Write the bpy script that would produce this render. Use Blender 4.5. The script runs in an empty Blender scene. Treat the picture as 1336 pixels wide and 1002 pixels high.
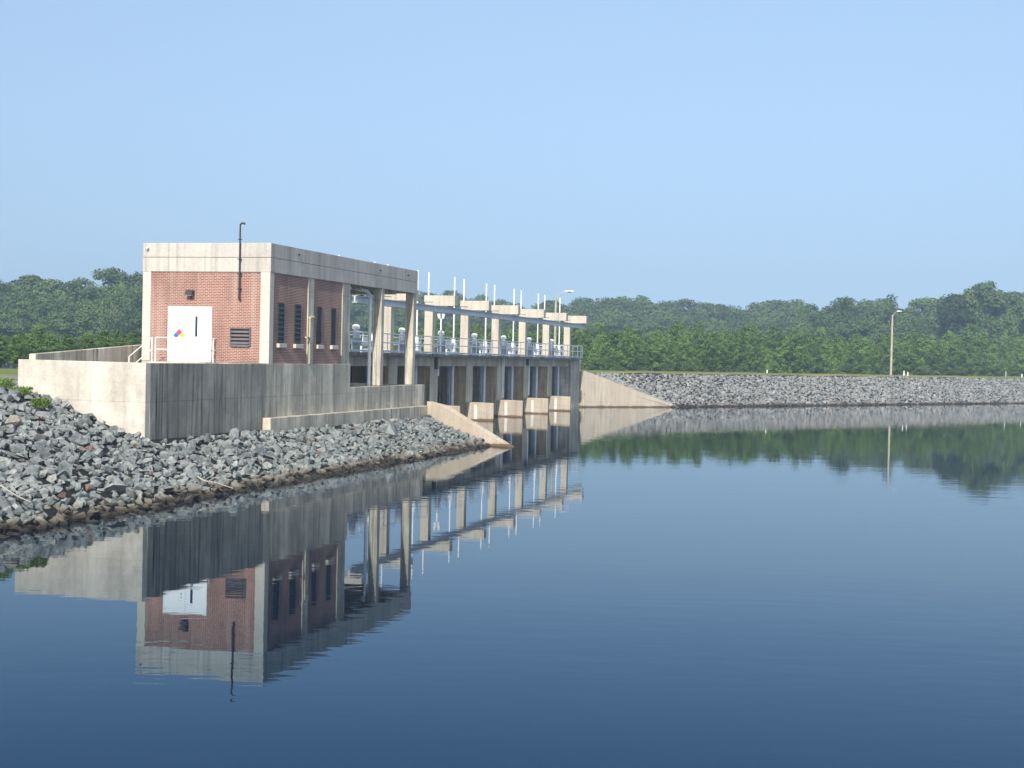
import bpy, bmesh, math, random
import numpy as np
from mathutils import Vector, Matrix, noise
random.seed(7); rng = np.random.default_rng(7)
C = bpy.context.scene.collection
R = math.radians

# ------------------------------------------------------------------ camera
F0, PSI, PIT, ROLL, HC = 1844.5, .2786, .0183, .0224, 4.934
Fv = Vector((math.cos(PSI)*math.cos(PIT), math.sin(PSI)*math.cos(PIT), -math.sin(PIT)))
Rv = Fv.cross(Vector((0, 0, 1))).normalized(); Uv = Rv.cross(Fv)
R2 = math.cos(ROLL)*Rv + math.sin(ROLL)*Uv; U2 = -math.sin(ROLL)*Rv + math.cos(ROLL)*Uv
cam = bpy.data.cameras.new('camera'); co = bpy.data.objects.new('camera', cam); C.objects.link(co)
co.matrix_world = Matrix(((R2.x, U2.x, -Fv.x, 0), (R2.y, U2.y, -Fv.y, 0), (R2.z, U2.z, -Fv.z, HC), (0, 0, 0, 1)))
cam.sensor_width = 36; cam.lens = F0/1336*36; cam.clip_end = 6000; cam.clip_start = .1
bpy.context.scene.camera = co

def proj(p):
    d = Vector(p)-Vector((0, 0, HC)); z = d.dot(Fv)
    return (668+F0*d.dot(R2)/z, 501-F0*d.dot(U2)/z, z)
def hit(u, v, z):                       # ground point seen in a direction
    d = Fv*F0+R2*(u-668)-U2*(v-501); t = (z-HC)/d.z
    return Vector((0, 0, HC))+d*t
def bearing(u, dist):                   # ground point at a distance in a direction
    d = Fv*F0+R2*(u-668); d.z = 0; d.normalize()
    return d*dist

# ------------------------------------------------------------------ materials
def newmat(name):
    m = bpy.data.materials.new(name); m.use_nodes = True
    nt = m.node_tree; nt.nodes.clear()
    out = nt.nodes.new('ShaderNodeOutputMaterial'); b = nt.nodes.new('ShaderNodeBsdfPrincipled')
    nt.links.new(b.outputs[0], out.inputs[0])
    return m, nt, b
class N:
    def __init__(s, nt): s.nt = nt
    def __call__(s, t, ins={}, **kw):
        n = s.nt.nodes.new('ShaderNode'+t)
        for k, v in kw.items(): setattr(n, k, v)
        for k, v in ins.items():
            if hasattr(v, 'is_output') or isinstance(v, bpy.types.NodeSocket): s.nt.links.new(v, n.inputs[k])
            else: n.inputs[k].default_value = v
        return n
    def link(s, a, b): s.nt.links.new(a, b)
def pos(n, sx, sy, sz):
    g = n('NewGeometry'); return n('VectorMath', {0: g.outputs['Position'], 1: (sx, sy, sz)}, operation='MULTIPLY').outputs[0]
def mixc(n, f, a, b, bt='MIX'):
    m = n('Mix', data_type='RGBA', blend_type=bt)
    for i, v in ((0, f), (6, a), (7, b)):
        if isinstance(v, bpy.types.NodeSocket): n.link(v, m.inputs[i])
        else: m.inputs[i].default_value = v if i == 0 else (*v[:3], 1)
    return m.outputs[2]
def ramp(n, f, stops):
    r = n('ValToRGB', {0: f}); e = r.color_ramp.elements
    while len(e) < len(stops): e.new(.5)
    for k, (p, c) in zip(e, stops): k.position = p; k.color = (*c, 1) if len(c) == 3 else c
    return r.outputs[0]
def rng_map(n, v, a, b, c=0., d=1.):
    return n('MapRange', {0: v, 1: a, 2: b, 3: c, 4: d}, interpolation_type='SMOOTHSTEP').outputs[0]

def plain(name, col, rough=.5, metal=0., var=.12, bump=0.):
    m, nt, b = newmat(name); n = N(nt)
    t = n('TexNoise', {'Vector': pos(n, 3, 3, 1.2), 'Scale': 1., 'Detail': 5., 'Roughness': .65}).outputs[0]
    a = tuple(c*(1-var) for c in col); c2 = tuple(min(1, c*(1+var)) for c in col)
    n.link(mixc(n, rng_map(n, t, .3, .7), a, c2), b.inputs['Base Color'])
    b.inputs['Roughness'].default_value = rough; b.inputs['Metallic'].default_value = metal
    return m

def concrete(name, base, dark, streak=.5, blotch=.3, warm=None, waterline=False, seed=0.):
    """base colour, colour of the run-off stains, how strong they are"""
    m, nt, b = newmat(name); n = N(nt)
    g = n('NewGeometry')
    off = n('VectorMath', {0: g.outputs['Position'], 1: (seed, seed*1.7, 0)}, operation='ADD').outputs[0]
    def mul(v): return n('VectorMath', {0: off, 1: v}, operation='MULTIPLY').outputs[0]
    s1 = n('TexNoise', {'Vector': mul((2.4, 2.4, .1)), 'Scale': 1., 'Detail': 5., 'Roughness': .62}).outputs[0]
    s2 = n('TexNoise', {'Vector': mul((7., 7., .28)), 'Scale': 1., 'Detail': 3., 'Roughness': .6}).outputs[0]
    bl = n('TexNoise', {'Vector': mul((.7, .7, .5)), 'Scale': 1., 'Detail': 6., 'Roughness': .7}).outputs[0]
    gr = n('TexNoise', {'Vector': mul((14, 14, 14)), 'Scale': 1., 'Detail': 3.}).outputs[0]
    st = n('Math', {0: rng_map(n, s1, .38, .68), 1: rng_map(n, s2, .3, .75)}, operation='MULTIPLY').outputs[0]
    c = mixc(n, n('Math', {0: rng_map(n, bl, .35, .7), 1: blotch}, operation='MULTIPLY').outputs[0], base, tuple(x*.52 for x in base))
    s3 = n('TexNoise', {'Vector': mul((.8, .8, .06)), 'Scale': 1., 'Detail': 3., 'Roughness': .5}).outputs[0]
    c = mixc(n, n('Math', {0: rng_map(n, s3, .45, .62), 1: streak*.75}, operation='MULTIPLY').outputs[0], c, tuple((x+y*2)/3 for x, y in zip(base, dark)))
    c = mixc(n, n('Math', {0: st, 1: streak*1.7}, operation='MULTIPLY', use_clamp=True).outputs[0], c, dark)
    if warm:
        w = n('TexNoise', {'Vector': mul((.9, .9, .5)), 'Scale': 1., 'Detail': 4.}).outputs[0]
        c = mixc(n, n('Math', {0: rng_map(n, w, .35, .7), 1: .6}, operation='MULTIPLY').outputs[0], c, warm)
    # formwork: casting joints and tie holes
    sp = n('SeparateXYZ', {0: g.outputs['Position']}); sn = n('SeparateXYZ', {0: g.outputs['Normal']})
    hxy = n('Math', {0: sp.outputs[0], 1: sp.outputs[1]}, operation='ADD').outputs[0]
    side = n('Math', {0: n('Math', {0: sn.outputs[2]}, operation='ABSOLUTE').outputs[0], 1: .5}, operation='LESS_THAN').outputs[0]
    fx = n('Math', {0: n('Math', {0: hxy, 1: 3.66}, operation='DIVIDE').outputs[0]}, operation='FRACT').outputs[0]
    jx = n('Math', {0: fx, 1: .008}, operation='LESS_THAN').outputs[0]
    fz = n('Math', {0: n('Math', {0: sp.outputs[2], 1: 2.44}, operation='DIVIDE').outputs[0]}, operation='FRACT').outputs[0]
    jz = n('Math', {0: n('Math', {0: fz, 1: .2}, operation='SUBTRACT').outputs[0], 1: .01}, operation='COMPARE').outputs[0]
    jz = n('Math', {0: n('Math', {0: n('Math', {0: fz, 1: .22}, operation='SUBTRACT').outputs[0]}, operation='ABSOLUTE').outputs[0], 1: .007}, operation='LESS_THAN').outputs[0]
    jj = n('Math', {0: jx, 1: jz}, operation='MAXIMUM').outputs[0]
    hx = n('Math', {0: n('Math', {0: n('Math', {0: n('Math', {0: hxy, 1: .61}, operation='DIVIDE').outputs[0]}, operation='FRACT').outputs[0], 1: .5}, operation='SUBTRACT').outputs[0], 1: .61}, operation='MULTIPLY').outputs[0]
    hzz = n('Math', {0: n('Math', {0: n('Math', {0: n('Math', {0: sp.outputs[2], 1: .61}, operation='DIVIDE').outputs[0]}, operation='FRACT').outputs[0], 1: .5}, operation='SUBTRACT').outputs[0], 1: .61}, operation='MULTIPLY').outputs[0]
    hd = n('VectorMath', {0: n('CombineXYZ', {0: hx, 1: hzz}).outputs[0]}, operation='LENGTH').outputs['Value']
    hole = n('Math', {0: hd, 1: .022}, operation='LESS_THAN').outputs[0]
    jm = n('Math', {0: n('Math', {0: jj, 1: n('Math', {0: hole, 1: .9}, operation='MULTIPLY').outputs[0]}, operation='MAXIMUM').outputs[0], 1: n('Math', {0: side, 1: n('Math', {0: bl, 1: .5}, operation='MULTIPLY').outputs[0]}, operation='MULTIPLY').outputs[0]}, operation='MULTIPLY').outputs[0]
    c = mixc(n, jm, c, tuple(x*.45 for x in dark))
    if waterline:                       # brown band of silt and algae just above the water
        z = n('SeparateXYZ', {0: g.outputs['Position']}).outputs[2]
        zz = n('Math', {0: z, 1: n('Math', {0: bl, 1: .35}, operation='MULTIPLY').outputs[0]}, operation='SUBTRACT').outputs[0]
        c = mixc(n, rng_map(n, zz, -.02, -.10), c, (.05, .032, .02))
        c = mixc(n, rng_map(n, zz, .12, -.12, 0, .4), c, (.25, .17, .10))
    c = mixc(n, .35, c, mixc(n, gr, tuple([.0]*3), tuple([1.]*3)), 'SOFT_LIGHT')
    n.link(c, b.inputs['Base Color'])
    b.inputs['Roughness'].default_value = .9; b.inputs['Specular IOR Level'].default_value = .25
    bp = n('Bump', {'Height': gr, 'Strength': .25, 'Distance': .02}); n.link(bp.outputs[0], b.inputs['Normal'])
    return m

M = {}
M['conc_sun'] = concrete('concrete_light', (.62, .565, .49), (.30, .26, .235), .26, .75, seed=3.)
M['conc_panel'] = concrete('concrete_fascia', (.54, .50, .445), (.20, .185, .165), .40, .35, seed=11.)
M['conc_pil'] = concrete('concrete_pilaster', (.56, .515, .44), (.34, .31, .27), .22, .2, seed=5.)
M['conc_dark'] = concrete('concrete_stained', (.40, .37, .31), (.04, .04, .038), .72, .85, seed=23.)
M['conc_grey'] = concrete('concrete_weathered', (.74, .67, .54), (.12, .115, .105), .7, .85, seed=31., warm=(.30, .26, .20))
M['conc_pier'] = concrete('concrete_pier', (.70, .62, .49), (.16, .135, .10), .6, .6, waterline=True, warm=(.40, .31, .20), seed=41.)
M['conc_inner'] = concrete('concrete_pier_side', (.58, .45, .29), (.09, .075, .05), .75, .8, waterline=True, warm=(.46, .32, .15), seed=43.)  # tan carries bounced warm light on the shaded pier sides, plus algae blotches
M['conc_nose'] = concrete('concrete_nose', (.48, .415, .33), (.17, .135, .10), .45, .4, waterline=True, warm=(.38, .31, .23), seed=47.)
M['conc_wing'] = concrete('concrete_wing', (.56, .49, .40), (.30, .25, .19), .55, .5, waterline=True, warm=(.47, .385, .29), seed=53.)
M['conc_cap'] = concrete('concrete_cap', (.55, .49, .405), (.26, .22, .18), .4, .3, seed=61.)
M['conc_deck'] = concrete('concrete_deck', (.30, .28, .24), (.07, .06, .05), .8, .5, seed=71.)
M['white'] = plain('white_paint', (.80, .80, .79), .45, var=.03)
M['door'] = plain('door_paint', (.86, .87, .88), .5, var=.02)
M['beam'] = plain('beam_grey', (.50, .53, .56), .6, 0., var=.1)
M['gauge'] = plain('gauge_paint', (.66, .62, .56), .6, var=.15)
M['galv'] = plain('galvanised_steel', (.52, .55, .60), .45, .35, var=.15)
M['galvl'] = plain('pale_steel', (.76, .78, .80), .45, .1, var=.1)
M['steelblue'] = plain('blue_grey_steel', (.26, .30, .35), .55, .1, var=.2)
M['steelpale'] = plain('guide_steel', (.34, .40, .48), .5, .1, var=.25)
M['gate'] = plain('gate_steel', (.025, .035, .055), .6, .2, var=.4)
M['dark'] = plain('dark_metal', (.035, .033, .035), .5, .2, var=.3)
M['louver'] = plain('louvre_bronze', (.13, .11, .11), .5, .2, var=.2)
M['black'] = plain('black_void', (.006, .006, .008), .6, var=.1)
M['glass'] = plain('dark_glass', (.02, .025, .05), .08, var=.05)
M['yellow'] = plain('conduit_cream', (.50, .44, .30), .6, var=.15)
M['polewood'] = plain('treated_wood_pole', (.40, .35, .26), .85, var=.2)
M['red'] = plain('placard_red', (.62, .05, .10), .5, var=.05)
M['blue'] = plain('placard_blue', (.03, .12, .55), .5, var=.05)
M['gold'] = plain('placard_yellow', (.75, .52, .03), .5, var=.05)
M['ink'] = plain('sign_ink', (.08, .08, .09), .6, var=.05)
M['orange'] = plain('rust_orange', (.55, .36, .14), .8, var=.2)
M['wood'] = plain('bleached_wood', (.36, .33, .28), .9, var=.2)
M['bark'] = plain('bark', (.14, .115, .09), .95, var=.35)
M['barkpale'] = plain('pale_bark', (.34, .30, .26), .95, var=.3)

def brick_mat():
    m, nt, b = newmat('red_brick'); n = N(nt)
    g = n('NewGeometry'); s = n('SeparateXYZ', {0: g.outputs['Position']})
    u = n('Math', {0: s.outputs[0], 1: s.outputs[1]}, operation='ADD').outputs[0]
    v = n('CombineXYZ', {0: u, 1: s.outputs[2]}).outputs[0]
    t = n('TexBrick', {'Vector': v, 'Color1': (.27, .075, .043, 1), 'Color2': (.17, .046, .031, 1), 'Mortar': (.46, .41, .35, 1),
                       'Scale': 1., 'Mortar Size': .0095, 'Mortar Smooth': .1, 'Bias': -.1, 'Brick Width': .213, 'Row Height': .0725})
    t.offset = .5
    cell = n('TexNoise', {'Vector': pos(n, 4.7, 4.7, 13.8), 'Scale': 1., 'Detail': 2.}).outputs[0]
    big = n('TexNoise', {'Vector': pos(n, .9, .9, .4), 'Scale': 1., 'Detail': 4.}).outputs[0]
    c = mixc(n, rng_map(n, cell, .35, .7, 0, .5), t.outputs[0], (.36, .13, .08), 'MIX')
    c = mixc(n, t.outputs[1], c, (.50, .45, .39))
    c = mixc(n, rng_map(n, big, .4, .72, 0, .5), c, (.15, .08, .06))
    dr = n('TexNoise', {'Vector': pos(n, 2.2, 2.2, .12), 'Scale': 1., 'Detail': 4.}).outputs[0]
    c = mixc(n, rng_map(n, dr, .52, .75, 0, .28), c, (.55, .48, .42))
    n.link(c, b.inputs['Base Color']); b.inputs['Roughness'].default_value = .88
    bp = n('Bump', {'Height': t.outputs[1], 'Strength': .5, 'Distance': .012}, invert=True); n.link(bp.outputs[0], b.inputs['Normal'])
    return m
M['brick'] = brick_mat()

def rock_mat(name, cols, stain=True):
    m, nt, b = newmat(name); n = N(nt)
    g = n('NewGeometry'); oi = n('ObjectInfo'); at = n('Attribute', attribute_name='rnd')
    r = n('Math', {0: n('Math', {0: at.outputs['Fac'], 1: oi.outputs['Random']}, operation='ADD').outputs[0]}, operation='FRACT').outputs[0]
    c = ramp(n, r, cols)
    t = n('TexNoise', {'Vector': pos(n, 5, 5, 5), 'Scale': 1., 'Detail': 6., 'Roughness': .7}).outputs[0]
    c = mixc(n, .6, c, mixc(n, rng_map(n, t, .25, .75), (.0, .0, .0), (1., 1., 1.)), 'SOFT_LIGHT')
    z = n('SeparateXYZ', {0: g.outputs['Position']}).outputs[2]
    lo = n('TexNoise', {'Vector': pos(n, .8, .8, .8), 'Scale': 1., 'Detail': 4.}).outputs[0]
    zz = n('Math', {0: z, 1: n('Math', {0: lo, 1: .55}, operation='MULTIPLY').outputs[0]}, operation='SUBTRACT').outputs[0]
    c = mixc(n, rng_map(n, zz, .16 if stain else .12, -.08, 0, .7), c, (.135, .105, .072))
    c = mixc(n, rng_map(n, zz, .0, -.2, 0, .9), c, (.018, .014, .010))
    n.link(c, b.inputs['Base Color']); b.inputs['Roughness'].default_value = .85; b.inputs['Specular IOR Level'].default_value = .3
    bp = n('Bump', {'Height': t, 'Strength': .5, 'Distance': .05}); n.link(bp.outputs[0], b.inputs['Normal'])
    return m
M['rock'] = rock_mat('riprap_stone', [(0., (.12, .136, .136)), (.3, (.16, .178, .176)), (.62, (.19, .208, .203)), (.955, (.235, .25, .24)), (.985, (.23, .205, .16)), (.994, (.15, .125, .11)), (1., (.19, .10, .085))])
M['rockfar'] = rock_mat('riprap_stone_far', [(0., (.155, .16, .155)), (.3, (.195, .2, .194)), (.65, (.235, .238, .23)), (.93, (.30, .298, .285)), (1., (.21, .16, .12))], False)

def ground_mat(name, a, c2, c3, scale=1.):
    m, nt, b = newmat(name); n = N(nt)
    t = n('TexNoise', {'Vector': pos(n, scale, scale, scale), 'Scale': 1., 'Detail': 8., 'Roughness': .7}).outputs[0]
    t2 = n('TexNoise', {'Vector': pos(n, scale*.08, scale*.08, scale*.08), 'Scale': 1., 'Detail': 4.}).outputs[0]
    c = mixc(n, rng_map(n, t, .3, .7), a, c2); c = mixc(n, rng_map(n, t2, .45, .7, 0, .7), c, c3)
    n.link(c, b.inputs['Base Color']); b.inputs['Roughness'].default_value = .95; b.inputs['Specular IOR Level'].default_value = .1
    bp = n('Bump', {'Height': t, 'Strength': .6, 'Distance': .1}); n.link(bp.outputs[0], b.inputs['Normal'])
    return m
M['grass'] = ground_mat('grass_turf', (.10, .14, .035), (.17, .20, .06), (.26, .22, .11), 2.)
M['soil'] = ground_mat('dark_bedding', (.010, .010, .010), (.03, .03, .028), (.022, .019, .016), 6.)
M['gravel'] = ground_mat('road_gravel', (.17, .165, .16), (.26, .25, .24), (.22, .21, .2), 5.)
M['forestfloor'] = ground_mat('forest_floor', (.03, .045, .012), (.06, .08, .02), (.08, .07, .03), .6)

def leaf_mat(name, a, c2, c3):
    m, nt, b = newmat(name); n = N(nt)
    oi = n('ObjectInfo').outputs['Random']; at = n('Attribute', attribute_name='rnd').outputs['Fac']
    c = mixc(n, at, a, c2); c = mixc(n, rng_map(n, oi, .3, 1., 0, .75), c, c3)
    h = n('HueSaturation', {'Hue': .5, 'Saturation': 1., 'Value': rng_map(n, oi, 0., 1., .8, 1.22), 'Color': c}).outputs[0]
    n.link(h, b.inputs['Base Color']); b.inputs['Roughness'].default_value = .6; b.inputs['Specular IOR Level'].default_value = .25
    tr = n('BsdfTranslucent', {'Color': h}); mx = n('MixShader', {0: .22, 1: b.outputs[0], 2: tr.outputs[0]})
    n.link(mx.outputs[0], [x for x in nt.nodes if x.type == 'OUTPUT_MATERIAL'][0].inputs[0])
    return m
M['pine'] = leaf_mat('pine_needles', (.034, .080, .016), (.155, .25, .045), (.10, .17, .035))
M['oak'] = leaf_mat('broad_leaves', (.03, .075, .022), (.13, .19, .055), (.09, .135, .045))
M['oakdark'] = leaf_mat('dark_leaves', (.022, .048, .018), (.05, .085, .028), (.035, .06, .022))
M['weed'] = leaf_mat('weed_leaves', (.07, .13, .02), (.18, .27, .04), (.12, .2, .03))

def water_mat():
    m, nt, b = newmat('lake_water'); n = N(nt)
    b.inputs['Base Color'].default_value = (.0008, .006, .020, 1)
    b.inputs['Roughness'].default_value = .012; b.inputs['IOR'].default_value = 1.333
    ps = n('NewGeometry').outputs['Position']
    rp = n('VectorRotate', {0: ps, 3: -.30}, rotation_type='Z_AXIS').outputs[0]
    rv = lambda a_, b_: n('VectorMath', {0: rp, 1: (a_, b_, 1)}, operation='MULTIPLY').outputs[0]
    w1 = n('TexNoise', {'Vector': rv(1.9, .55), 'Scale': 1., 'Detail': 2.5, 'Roughness': .5}).outputs[0]
    w2 = n('TexNoise', {'Vector': rv(.4, .16), 'Scale': 1., 'Detail': 2.}).outputs[0]
    w3 = n('TexNoise', {'Vector': rv(9., 3.), 'Scale': 1., 'Detail': 2.}).outputs[0]
    msk = n('TexNoise', {'Vector': pos(n, .06, .05, 1), 'Scale': 1., 'Detail': 2.}).outputs[0]
    h = n('Math', {0: n('Math', {0: w1, 1: rng_map(n, msk, .35, .65, .35, 1.3)}, operation='MULTIPLY').outputs[0],
                   1: n('Math', {0: w2, 1: .8}, operation='MULTIPLY').outputs[0]}, operation='ADD').outputs[0]
    h = n('Math', {0: n('Math', {0: w3, 1: .05}, operation='MULTIPLY').outputs[0], 1: h}, operation='ADD').outputs[0]
    bp = n('Bump', {'Height': h, 'Strength': 1., 'Distance': .0030})
    fr = n('Fresnel', {'IOR': 1.32, 'Normal': bp.outputs[0]}); gc = ramp(n, fr.outputs[0], [(0., (.36, .62, .98)), (.2, (.50, .77, 1.)), (.42, (.86, .95, 1.)), (.8, (.97, .99, 1.))])
    gl = n('BsdfGlossy', {'Color': gc, 'Roughness': .012, 'Normal': bp.outputs[0]})
    df = n('BsdfDiffuse', {'Color': (.0004, .004, .013, 1)}); mx = n('MixShader', {0: fr.outputs[0], 1: df.outputs[0], 2: gl.outputs[0]})
    n.link(mx.outputs[0], [x for x in nt.nodes if x.type == 'OUTPUT_MATERIAL'][0].inputs[0]); nt.nodes.remove(b)
    return m
M['water'] = water_mat()

# ------------------------------------------------------------------ mesh helpers
class MB:
    def __init__(s): s.v = []; s.f = []; s.mi = []
    def add(s, v, f, mi=0):
        o = len(s.v); s.v += [tuple(x) for x in v]; s.f += [tuple(i+o for i in q) for q in f]; s.mi += [mi]*len(f); return s
    def box(s, x0, x1, y0, y1, z0, z1, mi=0):
        return s.add([(x0, y0, z0), (x1, y0, z0), (x1, y1, z0), (x0, y1, z0), (x0, y0, z1), (x1, y0, z1), (x1, y1, z1), (x0, y1, z1)],
                     [(0, 3, 2, 1), (4, 5, 6, 7), (0, 1, 5, 4), (1, 2, 6, 5), (2, 3, 7, 6), (3, 0, 4, 7)], mi)
    def tube(s, a, b, r, r2=None, n=10, mi=0):
        a = Vector(a); b = Vector(b); r2 = r if r2 is None else r2; d = (b-a).normalized()
        p = d.cross(Vector((0, 0, 1)) if abs(d.z) < .9 else Vector((1, 0, 0))).normalized(); q = d.cross(p)
        v = []
        for c, rr in ((a, r), (b, r2)):
            for i in range(n): t = 2*math.pi*i/n; v.append(c+(p*math.cos(t)+q*math.sin(t))*rr)
        f = [(i, (i+1) % n, n+(i+1) % n, n+i) for i in range(n)]+[tuple(range(n-1, -1, -1)), tuple(range(n, 2*n))]
        return s.add(v, f, mi)
    def prism(s, pts, off, mi=0):      # planar polygon swept along a vector
        n = len(pts); o = Vector(off); v = [Vector(p) for p in pts]+[Vector(p)+o for p in pts]
        return s.add(v, [tuple(range(n-1, -1, -1)), tuple(range(n, 2*n))]+[(i, (i+1) % n, n+(i+1) % n, n+i) for i in range(n)], mi)
    def ball(s, c, rx, ry, rz, n=10, mi=0):
        v = []; m = n//2
        for j in range(1, m):
            for i in range(n):
                t = math.pi*j/m; p = 2*math.pi*i/n
                v.append((c[0]+rx*math.sin(t)*math.cos(p), c[1]+ry*math.sin(t)*math.sin(p), c[2]+rz*math.cos(t)))
        v += [(c[0], c[1], c[2]+rz), (c[0], c[1], c[2]-rz)]; T = len(v)-2
        f = [(j*n+i, (j+1)*n+i, (j+1)*n+(i+1) % n, j*n+(i+1) % n) for j in range(m-2) for i in range(n)]
        f += [(T, i, (i+1) % n) for i in range(n)]+[(T+1, (m-2)*n+(i+1) % n, (m-2)*n+i) for i in range(n)]
        return s.add(v, f, mi)
    def build(s, name, mats, parent=None, bevel=0., smooth=False, fix=True):
        me = bpy.data.meshes.new(name); o = (0, 0, 0)
        if parent is not None:
            q = parent; ox = oy = oz = 0
            while q is not None: ox += q.location.x; oy += q.location.y; oz += q.location.z; q = q.parent
            o = (ox, oy, oz)
        me.from_pydata([(a-o[0], b-o[1], c-o[2]) for a, b, c in s.v], [], s.f)
        for m in (mats if isinstance(mats, (list, tuple)) else [mats]): me.materials.append(M[m])
        me.polygons.foreach_set('material_index', s.mi); me.update()
        if fix or bevel:
            bm = bmesh.new(); bm.from_mesh(me)
            bmesh.ops.recalc_face_normals(bm, faces=bm.faces)
            if bevel:
                bmesh.ops.bevel(bm, geom=[e for e in bm.edges if e.calc_face_angle(0) > .6], offset=bevel, segments=1, affect='EDGES', clamp_overlap=True)
            bm.to_mesh(me); bm.free()
        if smooth: me.shade_smooth()
        ob = bpy.data.objects.new(name, me); C.objects.link(ob)
        if parent is not None: ob.parent = parent
        return ob
def tag(o, label=None, cat=None, group=None, kind=None):
    if label: o['label'] = label
    if cat: o['category'] = cat
    if group: o['group'] = group
    if kind: o['kind'] = kind
    return o
def empty(name, loc, label, cat, group=None):
    o = bpy.data.objects.new(name, None); o.empty_display_size = .5; C.objects.link(o); o.location = loc
    return tag(o, label, cat, group)
def box(name, mat, parent, *a, bevel=0., label=None):
    o = MB().box(*a).build(name, mat, parent, bevel)
    if label: o['label'] = label
    return o
def copytree(o, parent=None):
    c = o.copy(); C.objects.link(c); c.parent = parent
    for ch in o.children: copytree(ch, c)
    return c

# ------------------------------------------------------------------ setting
def grid(name, rows, mats, matf):
    """rows: list of lists of points"""
    v = [p for r in rows for p in r]; w = len(rows[0]); f = []; mi = []
    for j in range(len(rows)-1):
        for i in range(w-1):
            q = (j*w+i, j*w+i+1, (j+1)*w+i+1, (j+1)*w+i); f.append(q)
            c = [sum(v[k][a] for k in q)/4 for a in range(3)]; mi.append(matf(*c))
    me = bpy.data.meshes.new(name); me.from_pydata(v, [], f)
    for m in mats: me.materials.append(M[m])
    me.polygons.foreach_set('material_index', mi)
    bm = bmesh.new(); bm.from_mesh(me); bmesh.ops.recalc_face_normals(bm, faces=bm.faces)
    if sum(x.normal.z for x in bm.faces) < 0: bmesh.ops.reverse_faces(bm, faces=bm.faces)
    bm.to_mesh(me); bm.free(); me.shade_smooth()
    o = bpy.data.objects.new(name, me); C.objects.link(o); o['kind'] = 'structure'
    return o
ZC = 3.55
WL0, WL1 = (77.75, 27.65), (75.4, 21.4)        # left wing wall, centre line
def zleft(y):
    if y < 23: return max(-3, (y-23)*.4)
    z = (y-23)*.335
    if y > 72: return max(.8, ZC-(y-72)/3)
    return min(ZC, z)
def xend(y):
    if y <= 27.65: return WL0[0]+(WL1[0]-WL0[0])*(27.65-y)/(27.65-21.4)
    return WL0[0]
rows = []
for y in list(np.arange(12, 36, .5))+[38, 41, 45, 50, 60, 70, 72, 76, 80, 86]:
    y = float(y); xe = xend(max(y, 21.0))
    rows.append([(x if k < 59 else xe, y, zleft(y)+(noise.noise((x*.3, y*.3, 0))*.08 if 23 < y < 34 else 0)) for k, x in enumerate([-400, -250, -120, -60]+[float(-20+(xe+20)*i/55) for i in range(56)])])
grid('embankment', rows, ['soil', 'grass'], lambda x, y, z: 1 if y > 33.9 else 0)
DN = Vector((.857, -.515, 0)); NN = Vector((.515, .857, 0)); W0 = Vector((152.3, 25.2, 0))
def offr(x, y):
    o2 = (x-W0.x)*NN.x+(y-W0.y)*NN.y; o1 = y-25.2
    return max(o2, min(o1, 40)) if x < 200 else o2
def zright(x, y):
    s = offr(x, y)
    if s < 0: return max(-3, s*.4)
    if s > 20: return max(.8, 3.8-(s-20)/3)
    return s*.335 if s < 10.4 else min(3.8, 3.484+(s-10.4)*.5)
rows = []
for lv in [-12, -6, -3, -1, 0]+[1.*k for k in range(1, 10)]+[9.6, 10.4, 10.7, 11.05, 12, 14, 17, 20, 24, 29.5]:
    xs = 152.3 if lv < 0 else (152.3-lv*8.8/8.2 if lv < 8.2 else 143.6)
    z = zright(230, 25.2+(lv-(230-152.3)*.515)/.857-0.0) if False else (max(-3, lv*.4) if lv < 0 else lv*.335 if lv < 10.4 else min(3.68, 3.484+(lv-10.4)*.4) if lv <= 20 else max(.8, 3.68-(lv-20)/3))
    cxx = W0.x+.278*lv; r = [(min(xs, cxx)+(cxx-min(xs, cxx))*i/8, W0.y+lv, z) for i in range(9)]
    for i in range(1, 150):
        t = 150*(i/150)+500*(i/150)**5
        r.append((cxx+DN.x*t, W0.y+lv+DN.y*t, z+(noise.noise((t*.15, lv*.3, 3.))*.10 if 0 < lv < 25 else 0)))
    rows.append(r)
grid('embankment', rows, ['soil', 'grass'], lambda x, y, z: 1 if offr(x, y) > 10.2 else 0)
gv = [(-1500, 46, .9), (165, 46, .9), (1600, -815, .9), (1600, 1500, .9), (-1500, 1500, .9)]
me = bpy.data.meshes.new('ground'); me.from_pydata(gv, [], [(0, 1, 2, 3, 4)]); me.materials.append(M['forestfloor'])
o = bpy.data.objects.new('ground', me); C.objects.link(o); o['kind'] = 'structure'
me = bpy.data.meshes.new('water'); me.from_pydata([(-1500, -1500, 0), (1600, -1500, 0), (1600, 62, 0), (-1500, 62, 0)], [], [(0, 1, 2, 3)]); me.materials.append(M['water'])
o = bpy.data.objects.new('water', me); C.objects.link(o); o['kind'] = 'structure'
me = bpy.data.meshes.new('lake_bed'); me.from_pydata([(-1500, -1500, -3.2), (1600, -1500, -3.2), (1600, 62, -3.2), (-1500, 62, -3.2)], [], [(0, 1, 2, 3)]); me.materials.append(M['soil'])
o = bpy.data.objects.new('lake_bed', me); C.objects.link(o); o['kind'] = 'structure'
r0, r1 = 36.2, 41.2
o = MB().add([(-400, r0, ZC+.012), (78, r0, ZC+.012), (78, r1, ZC+.012), (-400, r1, ZC+.012)], [(0, 1, 2, 3)]).build('road', 'gravel', fix=False); o['kind'] = 'structure'
# gravel court behind the terrace walls
o = box('terrace', 'gravel', None, 47.2, 57.3, 27.95, 34.4, .5, 3.62); o['kind'] = 'structure'

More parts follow.
